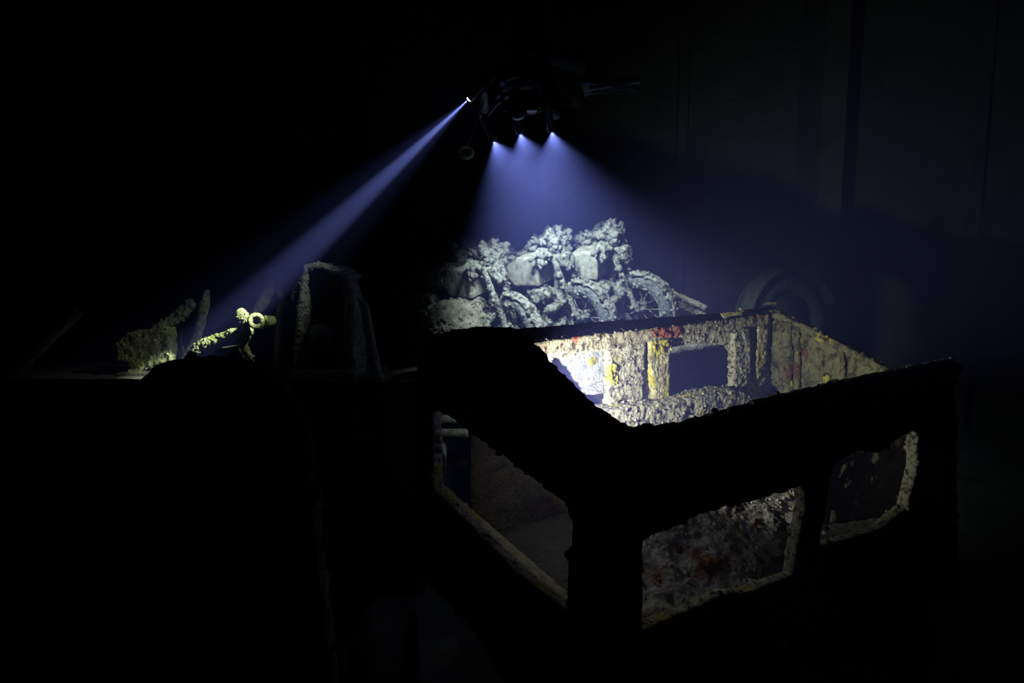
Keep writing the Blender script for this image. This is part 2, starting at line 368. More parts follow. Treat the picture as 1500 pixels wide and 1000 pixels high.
for pl_, off, mt, ol in ((plC, -.055, 'red_sponge', [(955, 484), (975, 479), (999, 477), (1001, 489), (985, 493), (962, 494)]),
                         (plC, .085, 'yellow_sponge', [(862, 527), (868, 520), (876, 523), (875, 531), (867, 534)]),
                         (plC, -.05, 'yellow_sponge', [(894, 540), (900, 532), (907, 538), (906, 560), (900, 566), (893, 556)]),
                         (plC, -.06, 'yellow_sponge', [(957, 500), (980, 497), (978, 514), (968, 520), (958, 512)]),
                         (plC, -.045, 'yellow_sponge', [(778, 506), (792, 505), (797, 520), (786, 517)]),
                         (plD, -.04, 'yellow_sponge', [(1184, 482), (1200, 489), (1222, 499), (1220, 507), (1196, 497)]),
                         (plD, -.04, 'yellow_sponge', [(1150, 560), (1155, 552), (1160, 560), (1157, 572)]),
                         (plD, -.03, 'yellow_sponge', [(1206, 553), (1213, 549), (1217, 556), (1209, 560)])):
    encrust(S(pl_, [ol], .03, off + .012).build('sponge_patch', mt, cab), .005, [(.045, .035), (.03, .014)], 3)
for ol in ([(1057, 459), (1066, 457), (1085, 456), (1088, 461), (1070, 463), (1062, 467)], [(1084, 451), (1088, 453), (1091, 457), (1086, 456)], [(1118, 446), (1126, 442), (1138, 443), (1137, 446)], [(742, 483), (748, 479), (756, 481), (750, 486)]):
    mesh_obj('flake', *(lambda m_: (m_.v, m_.f))(S(plC, [ol], .012, -.02)), 'post', cab, smooth=False)
# floor pan, seat and inner lumps seen through the openings
def drop(p, z): return Vector((p.x, p.y, z))
fp = [drop(PN, .78), drop(PR2, .82), drop(PF, .95), drop(PL, .90)]
ctr = sum(fp, Vector()) / 4
pan = encrust(slab([[ctr + (p - ctr) * .97 for p in fp]], Vector((0, 0, -1)), .05).build('floor_pan', 'sludge_shade', cab), .02, [(.04, .1), (.012, .03)])
lowp = encrust(S(plC, [[(690, 560), (780, 585), (900, 630), (1100, 640), (1100, 840), (690, 800)]], .04, .16).build('lower_screen', 'rust', cab), .018, [(.03, .09), (.015, .03)])  # dark backing added to shut out the lit floor beyond
seat = MB()
slope = [onp(plB, 890, 985, .10), onp(plB, 1000, 935, .10), onp(plB, 1110, 895, .10), onp(plB, 1200, 865, .10), onp(plB, 1225, 690, .55), onp(plB, 1180, 685, .58), onp(plB, 1110, 705, .58), onp(plB, 1030, 732, .56), onp(plB, 960, 765, .55), onp(plB, 890, 800, .52)]
sb_ = slab([slope], Vector((0, .3, -1)).normalized(), .14); seat.add(sb_.v, sb_.f); rs = random.Random(11)
for k in range(70):
    u, t = rs.random(), rs.random(); r = rs.uniform(.035, .085)
    seat.blob(onp(plB, 895 + 310 * u, (985 - 120 * u) * (1 - t) + (800 - 110 * u) * t, .10 + .46 * t), (r * rs.uniform(.7, 1.3), r * rs.uniform(.7, 1.3), r * rs.uniform(.6, 1.1)), 8, 6)
seat = encrust(seat.build('seat_remains', 'seat', cab), .013, [(.05, .08), (.025, .03)])
dim_panel = encrust(slab([[onp(plB, 1185, 630, .36), onp(plB, 1365, 590, .10), onp(plB, 1365, 770, .10), onp(plB, 1185, 830, .36)]], plB[1], .05).build('dimming_panel', 'rust', cab), .014, [(.05, .10), (.02, .03)])  # angled dark panel added to hide the lit side wall and dim this opening
inpost = encrust(MB().tube([onp(plA, 640, 590, .12), onp(plA, 641, 715, .12)], .022, 8).build('door_pillar', 'post', cab), .010, [(.012, .04)])
sill = encrust(slab([[onp(plA, 634, 694, .20), onp(plA, 700, 752, .20), onp(plA, 832, 866, .20), onp(plA, 830, 912, .0), onp(plA, 700, 792, .0), onp(plA, 634, 722, .0)]], Vector((0, 0, -1)), .04).build('door_sill', 'post', cab), .012, [(.014, .05)])
strut = encrust(MB().tube([onp(plA, 697, 650, .5), onp(plA, 694, 690, .5), onp(plA, 690, 705, .52)], [.03, .02, .01], 8).build('hanging_bracket', 'rail', cab), .010, [(.014, .04)])
# chassis and wheels that carry the cab, in the dark
ax = (PR - PN); ax.z = 0; ax.normalize(); ay = Vector((-ax.y, ax.x, 0)); rot = Matrix((ax, ay, Vector((0, 0, 1)))).transposed()
mid = Vector((0.95, 3.45, 0))
for s in (-.45, .45):
    MB().box(mid + ax * s + Vector((0, 0, .72)), (.09, 1.7, .2), rot).build('chassis_rail', 'rust', cab)
for s in (-.5, .5):
    MB().tube([mid + ay * s - ax * .72 + Vector((0, 0, .42)), mid + ay * s + ax * .72 + Vector((0, 0, .42))], .05).build('axle', 'rust', cab)
    MB().box(mid + ay * s + Vector((0, 0, .55)), (.95, .12, .2), rot).build('spring_pack', 'rust', cab)
    for t in (-.72, .72):
        c = mid + ay * s + ax * t + Vector((0, 0, .40))
        wh = MB().torus(c, ax, .31, .105).build('wheel', 'tyre', cab)
        MB().tube([c - ax * .05, c + ax * .05], .23, 20).build('wheel_hub', 'rust', wh)
bake_all()
g1 = growth('growth', [wallC, lip] + posts, cab, 'cab', 4200, .003, .011)
g2 = growth('rail_growth', [railC, scut], cab, 'rail', 1800, .003, .011)
g3 = growth('rim_growth', [rimA, rimB, doorA, panB], cab, 'cab', 2200, .006, .022)
g4 = growth('wall_growth', [wallD, rimD] + ribs, cab, 'door', 2200, .003, .018)
g5 = growth('seat_growth', [seat], cab, 'seat', 900, .005, .018)

# ------------------------------------------------------------------ light placed inside the cab
def spot(name, loc, target, watts, size, blend, col, rad, parent):
    ld = bpy.data.lights.new(name, 'SPOT'); ld.energy = watts; ld.spot_size = math.radians(size); ld.spot_blend = blend
    ld.color = col; ld.shadow_soft_size = rad
    o = bpy.data.objects.new(name, ld); C.objects.link(o)
    o.rotation_euler = (Vector(target) - Vector(loc)).to_track_quat('-Z', 'Y').to_euler()
    o.location = Vector(loc) - (root_loc(parent) if parent else Vector()); o.parent = parent
    return o
def torch_body(par, name, lens, aim, r, length, mat='steel', lensmat='lens', world=True):
    lens = Vector(lens); d = (Vector(aim) - lens).normalized()
    b = MB().tube([lens - d * length, lens - d * (length - .012), lens - d * .065, lens - d * .05, lens - d * .004, lens], [r * .62, r * .75, r * .75, r, r * 1.02, r], 18).build(name, mat, par)
    MB().blob(lens - d * r * .45, r * .84, 18, 12).build('lens', lensmat, b)
    for k in (.25, .5, .75): MB().torus(lens - d * (.065 + (length - .08) * k), d, r * .76, .003, 18, 6).build('grip_ring', mat, b)
    return b
tl = U(770, 590, 2.98); taim = onp(plC, 985, 565)
tor = thing('dive_torch', 'small dive torch hidden behind the dark door panel of the roofless cab', 'torch', tl)
torch_body(tor, 'torch_body', tl, taim, .032, .15)
MB().tube([tl - (taim - tl).normalized() * .1, onp(plA, 765, 600, .05)], .010, 8).build('clamp_arm', 'steel', tor)
MB().box(onp(plA, 765, 600, .055), (.06, .03, .06)).build('clamp', 'steel', tor)
d_ = (taim - tl).normalized()
spot('cab_torch_light', tl + d_ * .02, taim, 225, 88, .85, (1.0, .97, .95), .02, tor)
spot('cab_torch_spill', tl + d_ * .02, taim + Vector((.25, -.6, -.35)), 3.6, 172, .6, (.95, .96, 1.0), .02, tor)

# ------------------------------------------------------------------ truck bed with motorcycles
def bedp(px, Y, z):
    d = ray(px, 500); return Vector(((px - 750) / 1000 * Y / (FWD.y), Y, z))
bed = thing('cargo_truck', 'encrusted cargo truck bed piled with grey motorcycles behind the roofless cab', 'truck', (.4, 7.1, 0))
HX, HY = 0.80, -0.60
def bedz(x): return 1.42 + .165 * (x - .5)
encrust(slab([[(-1.3, 5.75, bedz(-1.3)), (1.9, 5.75, bedz(1.9)), (1.9, 8.0, bedz(1.9)), (-1.3, 8.0, bedz(-1.3))]], Vector((0, 0, -1)), .08).build('bed_floor', 'board', bed), .03, [(.03, .12)])
for i in range(3):
    z = .12 * i
    mesh = MB().box((.3, 5.72, .75 + z + .06), (3.2, .04, .11)).build('tail_plank', 'board', bed)
sideb = encrust(slab([[U(926, 403, 7.0), U(1037, 451, 6.2), U(1037, 500, 6.2), U(926, 500, 7.0)]], Vector((.4, .9, 0)).normalized(), .05).build('side_board', 'board', bed), .016, [(.03, .08), (.012, .025)])
srail = encrust(MB().tube([U(920, 402, 6.95), U(955, 414, 6.7), U(990, 431, 6.45), U(1036, 452, 6.15)], .028, 8).build('side_rail', 'board', bed), .012, [(.02, .06), (.012, .02)])
stub = encrust(MB().tube([U(949, 416, 6.7), U(957, 409, 6.68)], .02, 8).build('rail_stub', 'board', bed), .01, [(.01, .03)])
# driver's cab of that truck, behind the bikes
cabr = encrust(MB().add(*(lambda b: (b.v, b.f))(slab([[U(640, 470, 7.7), U(648, 395, 7.7), U(665, 380, 7.7), U(700, 375, 7.7), U(766, 371, 7.7), U(880, 366, 7.7), U(890, 470, 7.7)]], Vector((.1, 1, 0)), .9))).build('driver_cab', 'board', bed), .03, [(.05, .2), (.02, .05)])
# crusted mudguard at the left end of the bed
mudg = MB()
mudg.blob(U(668, 478, 6.0), (.30, .30, .24), 16, 10); mudg.blob(U(640, 500, 6.1), (.2, .25, .2), 14, 9)
mudg = encrust(mudg.build('mudguard', 'board', bed), .014, [(.09, .12), (.04, .035)])
for s in (-1, 1):
    for y in (6.3, 7.7):
        c = Vector((.3 + s * 1.0, y, .42)); wh = MB().torus(c, (1, 0, 0), .31, .11).build('wheel', 'tyre', bed)
        MB().tube([c - Vector((.06, 0, 0)), c + Vector((.06, 0, 0))], .23, 20).build('wheel_hub', 'rust', wh)
for x in (-.2, .8): MB().box((x, 7, 1.0), (.1, 2.6, .45)).build('chassis_rail', 'rust', bed)
for y in (6.3, 7.7): MB().tube([(-.7, y, .42), (1.3, y, .42)], .06).build('axle', 'rust', bed); MB().box((.3, y, .65), (1.2, .12, .4)).build('spring_pack', 'rust', bed)
rub = MB(); rr = random.Random(5)
for k in range(260):
    x = rr.uniform(-.75, 1.25); y = rr.uniform(6.25, 7.5); r = rr.uniform(.04, .12)
    rub.blob((x, y, bedz(x) + rr.uniform(0, .12 + .28 * (y - 6.25))), (r * rr.uniform(.6, 1.4), r * rr.uniform(.6, 1.4), r), 8, 6, Euler((rr.random() * 3, rr.random() * 3, 0)).to_matrix())
rub = encrust(rub.build('crusted_rubble', 'bike', bed), .016, [(.06, .07), (.04, .03)]); rub['kind'] = 'stuff'
bake_all()
growth('growth', [sideb, srail, mudg], bed, 'board', 700, .006, .024)

def wheel(par, name, x, steer=0.0):
    c = Vector((x, 0, .33)); axv = Vector((math.sin(steer), math.cos(steer), 0))
    t = encrust(MB().torus(c, axv, .275, .056, 36, 10, flat=.85).build(name, 'tyre', par, False), .012, [(.014, .05), (.012, .018)])
    r = MB().torus(c, axv, .215, .014, 32, 8, flat=1.8).build('wheel_rim', 'bike', t, False)
    MB().tube([c - axv * .06, c - axv * .03, c + axv * .03, c + axv * .06], [.03, .05, .05, .03], 12).build('hub', 'bike', t, False)
    fr = axv.cross(Vector((0, 0, 1)))
    for k in range(12):
        a = 2 * pi * k / 12; d = fr * math.cos(a) + Vector((0, 0, 1)) * math.sin(a); s = .035 * (1 if k % 2 else -1)
        MB().tube([c + d * .04 + axv * s, c + d * .21], .0045, 5).build('spoke', 'bike', t, False)
    return t
def make_bike():
    b = thing('motorcycle', 'motorcycle', 'motorcycle')
    P = lambda mb, nm, mt: mb.build(nm, mt, b, False)
    out = []
    E = lambda o, v=.012, d=((.028, .06), (.018, .022)): (encrust(o, v, d), out.append(o))[0]
    fw = wheel(b, 'front_wheel', .68, .12); rw = wheel(b, 'rear_wheel', -.67)
    for s in (-.09, .09):
        E(P(MB().tube([(.68, s, .33), (.60, s, .62), (.50, s, .98)], [.025, .028, .03], 8), 'fork_leg', 'bike'))
    E(P(MB().torus((.68, 0, .33), (0, 1, 0), .352, .018, 20, 8, pi * .55 - pi * .1, pi * 1.25, flat=3.2), 'front_mudguard', 'bike'))
    E(P(MB().torus((-.67, 0, .33), (0, 1, 0), .352, .018, 20, 8, -.1, pi * .8, flat=3.6), 'rear_mudguard', 'bike'))
    E(P(MB().tube([(.44, -.30, .98), (.46, -.2, 1.03), (.50, -.08, .99), (.50, .08, .99), (.46, .2, 1.03), (.40, .34, .98)], .026, 8), 'handlebar', 'bike'))
    E(P(MB().tube([(.50, 0, .86), (.54, 0, .87), (.61, 0, .88), (.63, 0, .88)], [.05, .07, .08, .075], 14), 'headlamp', 'bike'))
    tk = MB()
    prof = [(.36, .68), (.40, .84), (.32, .96), (.16, .97), (-.02, .88), (-.06, .78), (.04, .67)]
    tk.add([(x, -.20, z) for x, z in prof] + [(x, .12, z) for x, z in prof], [tuple(range(7)), tuple(range(13, 6, -1))] + [(i, (i + 1) % 7, (i + 1) % 7 + 7, i + 7) for i in range(7)])
    tank = P(tk, 'fuel_tank', 'tank'); encrust(tank, .012, [(.012, .1), (.004, .02)], 8)
    cap = MB().tube([(.2, 0, .98), (.2, 0, 1.02)], .04, 12).build('filler_cap', 'bike', tank, False)
    eng = MB().box((.06, 0, .36), (.42, .22, .24)).tube([(.10, 0, .44), (.13, 0, .72)], .085, 12); eng = E(P(eng, 'engine', 'bike'))
    for k in range(5): MB().tube([(.105 + .006 * k, 0, .50 + .04 * k), (.106 + .006 * k, 0, .512 + .04 * k)], .125, 14).build('cooling_fin', 'bike', eng, False)
    E(P(MB().tube([(.50, 0, .98), (.44, 0, .72), (.30, 0, .28), (-.25, 0, .26), (-.67, 0, .33)], .03, 8).tube([(.46, 0, .86), (-.15, 0, .70), (-.67, 0, .34)], .028, 8).tube([(-.15, 0, .70), (-.25, 0, .26)], .028, 8), 'frame', 'bike'))
    E(P(MB().blob((-.22, 0, .78), (.20, .15, .07), 14, 8), 'saddle', 'bike'))
    E(P(MB().tube([(.15, -.12, .60), (.25, -.16, .42), (.1, -.17, .28), (-.8, -.18, .30)], [.03, .03, .035, .05], 8), 'exhaust', 'bike'))
    E(P(MB().box((-.42, -.19, .55), (.3, .12, .28)), 'pannier', 'bike'))
    # heaps of hard growth on the bars and around the tank
    lump = MB(); rnd = random.Random(3)
    for c, r in (((.47, -.18, .98), .06), ((.46, .04, 1.02), .09), ((.40, .22, 1.0), .10), ((.30, .14, 1.0), .09), ((.10, .12, .98), .09), ((-.1, .1, .90), .11), ((-.3, .05, .84), .11), ((-.26, -.08, .80), .08),
                 ((.38, -.10, .56), .10), ((.22, -.12, .52), .10), ((.40, .1, .55), .11), ((.10, -.2, .42), .09), ((.42, -.12, .40), .09), ((-.10, -.13, .52), .11), ((-.3, -.15, .45), .13), ((-.28, .0, .62), .13), ((.3, 0, .3), .15), ((0, 0, .3), .15)):
        for k in range(5):
            o_ = Vector((rnd.gauss(0, .6), rnd.gauss(0, .6), rnd.gauss(0, .5))) * r; q = r * rnd.uniform(.35, .8)
            lump.blob(Vector(c) + o_, (q * rnd.uniform(.6, 1.4), q * rnd.uniform(.6, 1.4), q * rnd.uniform(.6, 1.2)), 8, 6, Euler((rnd.random() * 3, rnd.random() * 3, 0)).to_matrix())
    lp = E(P(lump, 'hard_growth', 'bike'), .012, ((.06, .06), (.045, .028))); lp['kind'] = 'stuff'
    bake_all()
    g = growth('growth', out + [fw], b, 'bike', 3000, .006, .034)
    return b
bike = make_bike()
spots_ = [(940, 450, 6.25, 20, -.02, 'encrusted grey motorcycle with its spoked front wheel right beside the sloping side board'),
          (856, 462, 6.15, 18, -.14, 'middle encrusted grey motorcycle of the front three, between its two neighbours'),
          (756, 482, 6.10, 16, -.22, 'lowest encrusted grey motorcycle, next to the rounded mudguard at the end of the heap'),
          (922, 442, 6.85, 20, -.12, 'encrusted grey motorcycle behind the highest fuel tank, crowned by the top lumps of the heap'),
          (846, 448, 6.80, 16, -.2, 'encrusted grey motorcycle forming the pointed peak behind the middle fuel tank'),
          (722, 468, 6.75, 24, -.12, 'encrusted grey motorcycle sloping down behind the rounded mudguard, darkest of the heap')]
bikes = []
for i, (px, py, Y, lean, tw, lab) in enumerate(spots_):
    o = bike if i == 0 else copy_tree(bike)
    hub = U(px, py, Y); yaw = math.atan2(HY, HX) + tw
    R_ = Matrix.Rotation(yaw, 3, 'Z') @ Matrix.Rotation(math.radians(lean), 3, 'X')
    o.rotation_euler = R_.to_euler(); o.scale = (.95,) * 3; o.location = hub - R_ @ Vector((.68, 0, .33)) * .95
    tag(o, lab, 'motorcycle', 'motorcycles heaped on the truck bed'); bikes.append(o)
# fallen wheel mudguard with dark hollow in front of the lowest motorcycle
# ------------------------------------------------------------------ mudguard and wheel far right
wa = thing('axle_wreck', 'dim truck wheel under a curved mudguard against the bulkhead', 'truck part', (2.95, 8.15, 0))
c = U(1150, 470, 8.2)
MB().torus(c, (.35, -1, .05), .62, .02, 24, 8, pi * .1, pi * .98, flat=9).build('mudguard', 'board', wa)
ty = MB().torus(c, (.35, -1, .05), .44, .11).build('tyre', 'tyre', wa)
MB().tube([c + Vector((.03, -.06, 0)), c + Vector((-.03, .1, 0))], .32, 20).build('wheel_disc', 'rust', ty)
MB().tube([c, c + Vector((.1, .5, -.04))], .06).build('axle', 'rust', wa)
encrust(MB().box((c.x - .1, c.y + .05, .48), (.9, .9, 1.0)).build('chassis_block', 'rust', wa), .03, [(.05, .15), (.02, .05)])
encrust(MB().box((c.x - .1, c.y + .3, 1.25), (.6, .3, .55)).build('engine_remains', 'rust', wa), .03, [(.08, .15), (.03, .05)])

# ------------------------------------------------------------------ truck at the left: bed, cargo, bonnet
lb = thing('flatbed_truck', 'dark flatbed truck carrying algae-covered wreckage, its side panel in black shadow', 'truck', (-2.2, 4.9, 0))
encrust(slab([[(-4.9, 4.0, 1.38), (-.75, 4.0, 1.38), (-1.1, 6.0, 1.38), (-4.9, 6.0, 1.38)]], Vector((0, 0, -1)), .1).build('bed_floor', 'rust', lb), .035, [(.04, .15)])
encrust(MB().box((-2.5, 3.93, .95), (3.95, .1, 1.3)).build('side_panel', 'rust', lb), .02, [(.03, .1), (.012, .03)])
for x in (-3.9, -2.5, -1.1):
    MB().box((x, 4.8, .68), (.14, 1.5, 1.3)).build('bed_support', 'rust', lb)
for x in (-4.0, -.95):
    for y in (4.3, 5.3):
        cc = Vector((x, y, .42)); wh = MB().torus(cc, (1, 0, 0), .31, .11).build('wheel', 'tyre', lb)
        MB().tube([cc - Vector((.06, 0, 0)), cc + Vector((.06, 0, 0))], .23, 20).build('wheel_hub', 'rust', wh)
# upright shell with a raised rim
Ys = 5.3
def T(px, py, Y=Ys): return U(px, py, Y)
sh = thing('radiator_shell', 'upright weed-covered metal shell with a raised rim around a dark hollow front', 'radiator', T(482, 545))
shell_rim = encrust(MB().tube([T(437, 555), T(438, 510), T(441, 460), T(445, 410), T(449, 392), T(470, 389), T(495, 397), T(510, 407), T(514, 440), T(515, 480), T(512, 520), T(512, 552)],
                              [.04, .038, .035, .032, .03, .032, .034, .038, .045, .05, .045, .04], 10).build('rim', 'grille', sh), .012, [(.035, .06), (.02, .025)])
shell_back = encrust(S((T(480, 480) + Vector((0, .36, 0)), Vector((0, 1, 0))), [[(444, 400), (512, 402), (516, 555), (432, 555)]], .05).build('back_plate', 'grille', sh), .016, [(.04, .08)])
shell_side = encrust(slab([[T(505, 405), T(516, 440), T(520, 500), T(522, 552), T(506, 552), T(503, 500)]], Vector((0, 1, 0)), .4).build('side_plate', 'grille', sh), .014, [(.03, .06), (.02, .025)])
shell_l = encrust(slab([[T(436, 552), T(440, 430), T(447, 392), T(452, 395), T(447, 552)]], Vector((0, 1, 0)), .4).build('side_plate', 'grille', sh), .014, [(.03, .06), (.02, .025)])
shell_top = encrust(slab([[T(447, 388), T(470, 385), T(497, 393), T(513, 404), T(511, 412), T(495, 402), T(470, 395), T(449, 398)]], Vector((0, 1, 0)), .42).build('top_plate', 'grille', sh), .012, [(.03, .06), (.02, .025)])
knob = encrust(MB().blob(T(470, 492, 5.28), (.09, .07, .1)).blob(T(480, 505, 5.3), (.07, .06, .06)).build('inner_lump', 'grille', sh), .012, [(.03, .05), (.015, .02)])
shbase = encrust(MB().box(T(478, 552) + Vector((0, .1, -.02)), (.5, .4, .16)).build('foot', 'grille', sh), .02, [(.04, .08)])
tag_y = encrust(MB().tube([T(428, 441, 5.35), T(433, 425, 5.35), T(443, 408, 5.35)], [.012, .03, .02], 8).build('side_lug', 'olive', sh), .008, [(.012, .03)])
po = thing('leaning_post', 'thin weedy post leaning beside the hollow metal shell', 'post', T(550, 552, 5.2))
pst = encrust(MB().tube([T(527, 438, 5.2), T(533, 446, 5.2), T(541, 490, 5.2), T(552, 552, 5.2)], [.012, .035, .04, .045], 10).build('shaft', 'grille', po), .010, [(.02, .06), (.015, .02)])
pf = encrust(MB().box(T(549, 556, 5.2), (.14, .12, .08)).build('post_foot', 'grille', po), .012, [(.02, .05)])
# bright yellow-green linkage
Yk = 5.2
ln = thing('steering_linkage', 'bright yellow-green encrusted linkage with knobbed joint lit by the narrow beam', 'wreckage', T(330, 525, Yk))
K = lambda px, py: U(px, py, Yk)
arm = encrust(MB().tube([K(272, 526), K(285, 514), K(300, 503), K(322, 494), K(345, 486), K(368, 482)], [.018, .04, .045, .035, .042, .045], 10).build('arm', 'olive', ln), .009, [(.03, .05), (.018, .02)])
leg = encrust(MB().tube([K(362, 462), K(360, 484), K(356, 505), K(364, 520), K(370, 525)], [.04, .05, .035, .022, .028], 10).build('leg', 'olive', ln), .009, [(.025, .04), (.015, .02)])
leg2 = encrust(MB().tube([K(347, 480), K(349, 500), K(356, 515), K(362, 526)], .012, 8).build('rod', 'olive', ln), .007, [(.008, .03)])
kn1 = encrust(MB().blob(K(354, 462), (.05, .05, .06)).build('joint', 'olive', ln), .008, [(.02, .04)])
kn2 = encrust(MB().torus(U(375, 470, 5.13), (.3, -1, 0), .045, .02, 18, 8).build('joint_ring', 'olive', ln), .007, [(.01, .03)])
cone = encrust(MB().tube([U(380, 480, 5.26), U(392, 470, 5.26), U(402, 468, 5.3)], [.02, .05, .035], 10).build('boss', 'olive', ln), .009, [(.02, .05)])
base = encrust(S((K(330, 520), Vector((0, 1, 0))), [[(290, 532), (315, 512), (345, 507), (358, 528), (360, 585), (285, 585)]], .2, .03).build('base_block', 'rust', ln), .012, [(.02, .06)])
tb = thing('axle_tube', 'thick algae-covered tube rising at a slant behind the yellow-green linkage', 'tube', T(372, 470, 5.55))
t1 = encrust(MB().tube([T(355, 500, 5.5), T(375, 462, 5.55), T(392, 430, 5.6), T(404, 408, 5.65)], [.05, .05, .045, .04], 10).build('tube', 'olive', tb), .011, [(.02, .06), (.014, .02)])
t2 = encrust(MB().tube([T(398, 392, 5.65), T(406, 408, 5.65), T(417, 425, 5.65)], [.05, .06, .04], 10).build('flange', 'grille', tb), .011, [(.03, .06), (.015, .02)])
t3 = encrust(MB().tube([T(405, 412, 5.65), T(413, 438, 5.6), T(408, 462, 5.55), T(405, 545, 5.55)], [.025, .03, .025, .03], 8).build('bracket', 'olive', tb), .010, [(.02, .05)])
ob = thing('engine_block', 'dull green stepped block of wreckage further along the flatbed', 'engine', T(210, 560, 5.4))
e1 = encrust(S((T(210, 520, 5.4), Vector((0, 1, 0))), [[(168, 505), (185, 488), (215, 484), (245, 478), (250, 532), (213, 540), (212, 556), (190, 556), (188, 530), (172, 528)]], .25).build('block', 'olive', ob), .014, [(.05, .07), (.025, .025)])
e2 = encrust(MB().tube([T(226, 490, 5.45), T(250, 470, 5.5), T(285, 443, 5.5)], [.06, .05, .045], 10).build('slanting_pipe', 'grille', ob), .012, [(.03, .06)])
e3 = encrust(MB().tube([T(262, 545, 5.5), T(290, 490, 5.5), T(300, 445, 5.5), T(303, 425, 5.5)], [.03, .035, .045, .02], 8).build('stub', 'grille', ob), .012, [(.03, .06)])
e4 = encrust(MB().box(T(225, 552, 5.5), (.45, .3, .12)).build('block_foot', 'rust', ob), .016, [(.03, .07)])
op = thing('fallen_pipe', 'barely visible pipe slanting upward at the far edge of the flatbed', 'pipe', T(40, 540, 5.0))
e5 = encrust(MB().tube([T(20, 545, 5.0), T(60, 505, 5.05), T(115, 455, 5.1)], [.05, .05, .045], 10).build('pipe', 'grille', op), .014, [(.03, .06)])
bake_all()
growth('growth', [shell_rim, shell_side, shell_l, knob], sh, 'grille', 900, .005, .022)
growth('growth', [arm, leg, kn1], ln, 'olive', 350, .003, .011)
growth('growth', [t1, t2, t3], tb, 'olive', 250, .004, .014)
growth('growth', [e1, e2], ob, 'olive', 350, .005, .018)
# rounded bonnet in the dark near left corner
bn = thing('truck_bonnet', 'dark rounded truck bonnet in the shadow below the flatbed wreckage', 'truck', (-1.35, 2.6, 0))
secs = []
for y, dx, top_, wd in ((2.25, 0, .02, .33), (2.30, 0, .05, .35), (2.50, -.07, .02, .35), (2.75, -.15, -.08, .35)):
    prof = []
    for t in np.linspace(0, 1, 25):
        a = pi * t; ex = .75
        x = -math.copysign(abs(math.cos(a)) ** ex, math.cos(a)) * wd; z = 1.52 + abs(math.sin(a)) ** .8 * (.40 + top_)
        prof.append(Vector((-1.03 + dx + x, y, z)))
    prof = [Vector((prof[0].x - .06, y, .35))] + prof + [Vector((prof[-1].x + .09, y, .35))]
    secs.append(prof)
mbn = MB(); n = len(secs[0])
mbn.v = [p for s in secs for p in s]
mbn.f = [(i * n + j, i * n + (j + 1) % n, (i + 1) * n + (j + 1) % n, (i + 1) * n + j) for i in range(3) for j in range(n)] + [tuple(range(n)), tuple(range(4 * n - 1, 3 * n - 1, -1))]
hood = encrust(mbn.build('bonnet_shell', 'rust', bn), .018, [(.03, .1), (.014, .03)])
fen = encrust(MB().torus((-1.6, 2.75, .75), (1, 0, 0), .52, .06, 24, 10, 0, pi, flat=4.5).build('front_wing', 'rust', bn), .02, [(.03, .1)])
for x in (-1.7, -.55):
    cc = Vector((x, 2.75, .42)); wh = MB().torus(cc, (1, 0, 0), .31, .11).build('wheel', 'tyre', bn)
    MB().tube([cc - Vector((.06, 0, 0)), cc + Vector((.06, 0, 0))], .23, 20).build('wheel_hub', 'rust', wh)
for z in np.linspace(.6, 1.35, 7): MB().tube([(-1.25, 2.26, z), (-.8, 2.26, z)], .014, 6).build('grille_bar', 'rust', bn)
bake_all()
growth('growth', [hood], bn, 'rust', 900, .006, .024)

# ------------------------------------------------------------------ diver
def skin_obj(name, joints, edges, mat, parent, root=0, sub=2):
    o0 = root_loc(parent)
    me = bpy.data.meshes.new(name); me.from_pydata([tuple(Vector(j[0]) - o0) for j in joints], edges, []); me.update()
    o = bpy.data.objects.new(name, me); C.objects.link(o); o.parent = parent
    md = o.modifiers.new('skin', 'SKIN'); md.use_smooth_shade = True
    for i, j in enumerate(joints):
        r = j[1] if isinstance(j[1], tuple) else (j[1], j[1])
        me.skin_vertices[0].data[i].radius = r
    me.skin_vertices[0].data[root].use_root = True
    s = o.modifiers.new('sub', 'SUBSURF'); s.levels = sub; s.render_levels = sub
    me.materials.append(M[mat]); PENDING.append(o)
    return o
head = U(742, 118, 5.1)
bdir = Vector((.50, .84, .10)).normalized(); side = Vector((-.86, .50, 0)).normalized()   # side: the diver's right, to picture left
pelvis = head + bdir * .82; chest = head + bdir * .36; neck = head + bdir * .17
shR, shL = chest - bdir * .08 + side * .19 + Vector((0, 0, -.02)), chest - bdir * .08 - side * .19 + Vector((0, 0, -.02))
t_lens = U(687, 145, 4.72); t_aim = U(322, 486, 5.2); t_dir = (t_aim - t_lens).normalized()
haR = t_lens - t_dir * .13
rig_c = U(766, 150, 4.78)
haL = rig_c + Vector((.13, .02, .0))
def elbow(a, b, drop_): return (a + b) / 2 + drop_
elR = elbow(shR, haR, side * .10 + Vector((0, .05, -.12))); elL = elbow(shL, haL, -side * .10 + Vector((0, .1, -.14)))
hipR, hipL = pelvis + side * .10, pelvis - side * .10
knR = hipR + bdir * .40 + Vector((0, 0, -.06)); knL = hipL + bdir * .40 + Vector((.04, 0, -.08))
anR, anL = U(838, 133, 6.45), U(846, 127, 6.35)
knR = (hipR + anR) / 2 + Vector((-.05, .12, -.10)); knL = (hipL + anL) / 2 + Vector((.05, .1, -.08))
toR, toL = anR + Vector((.14, .05, -.03)), anL + Vector((.15, .03, -.02))
diver = thing('person', 'diver in a dark suit hovering with camera lights above the heaped motorcycles', 'person', pelvis)
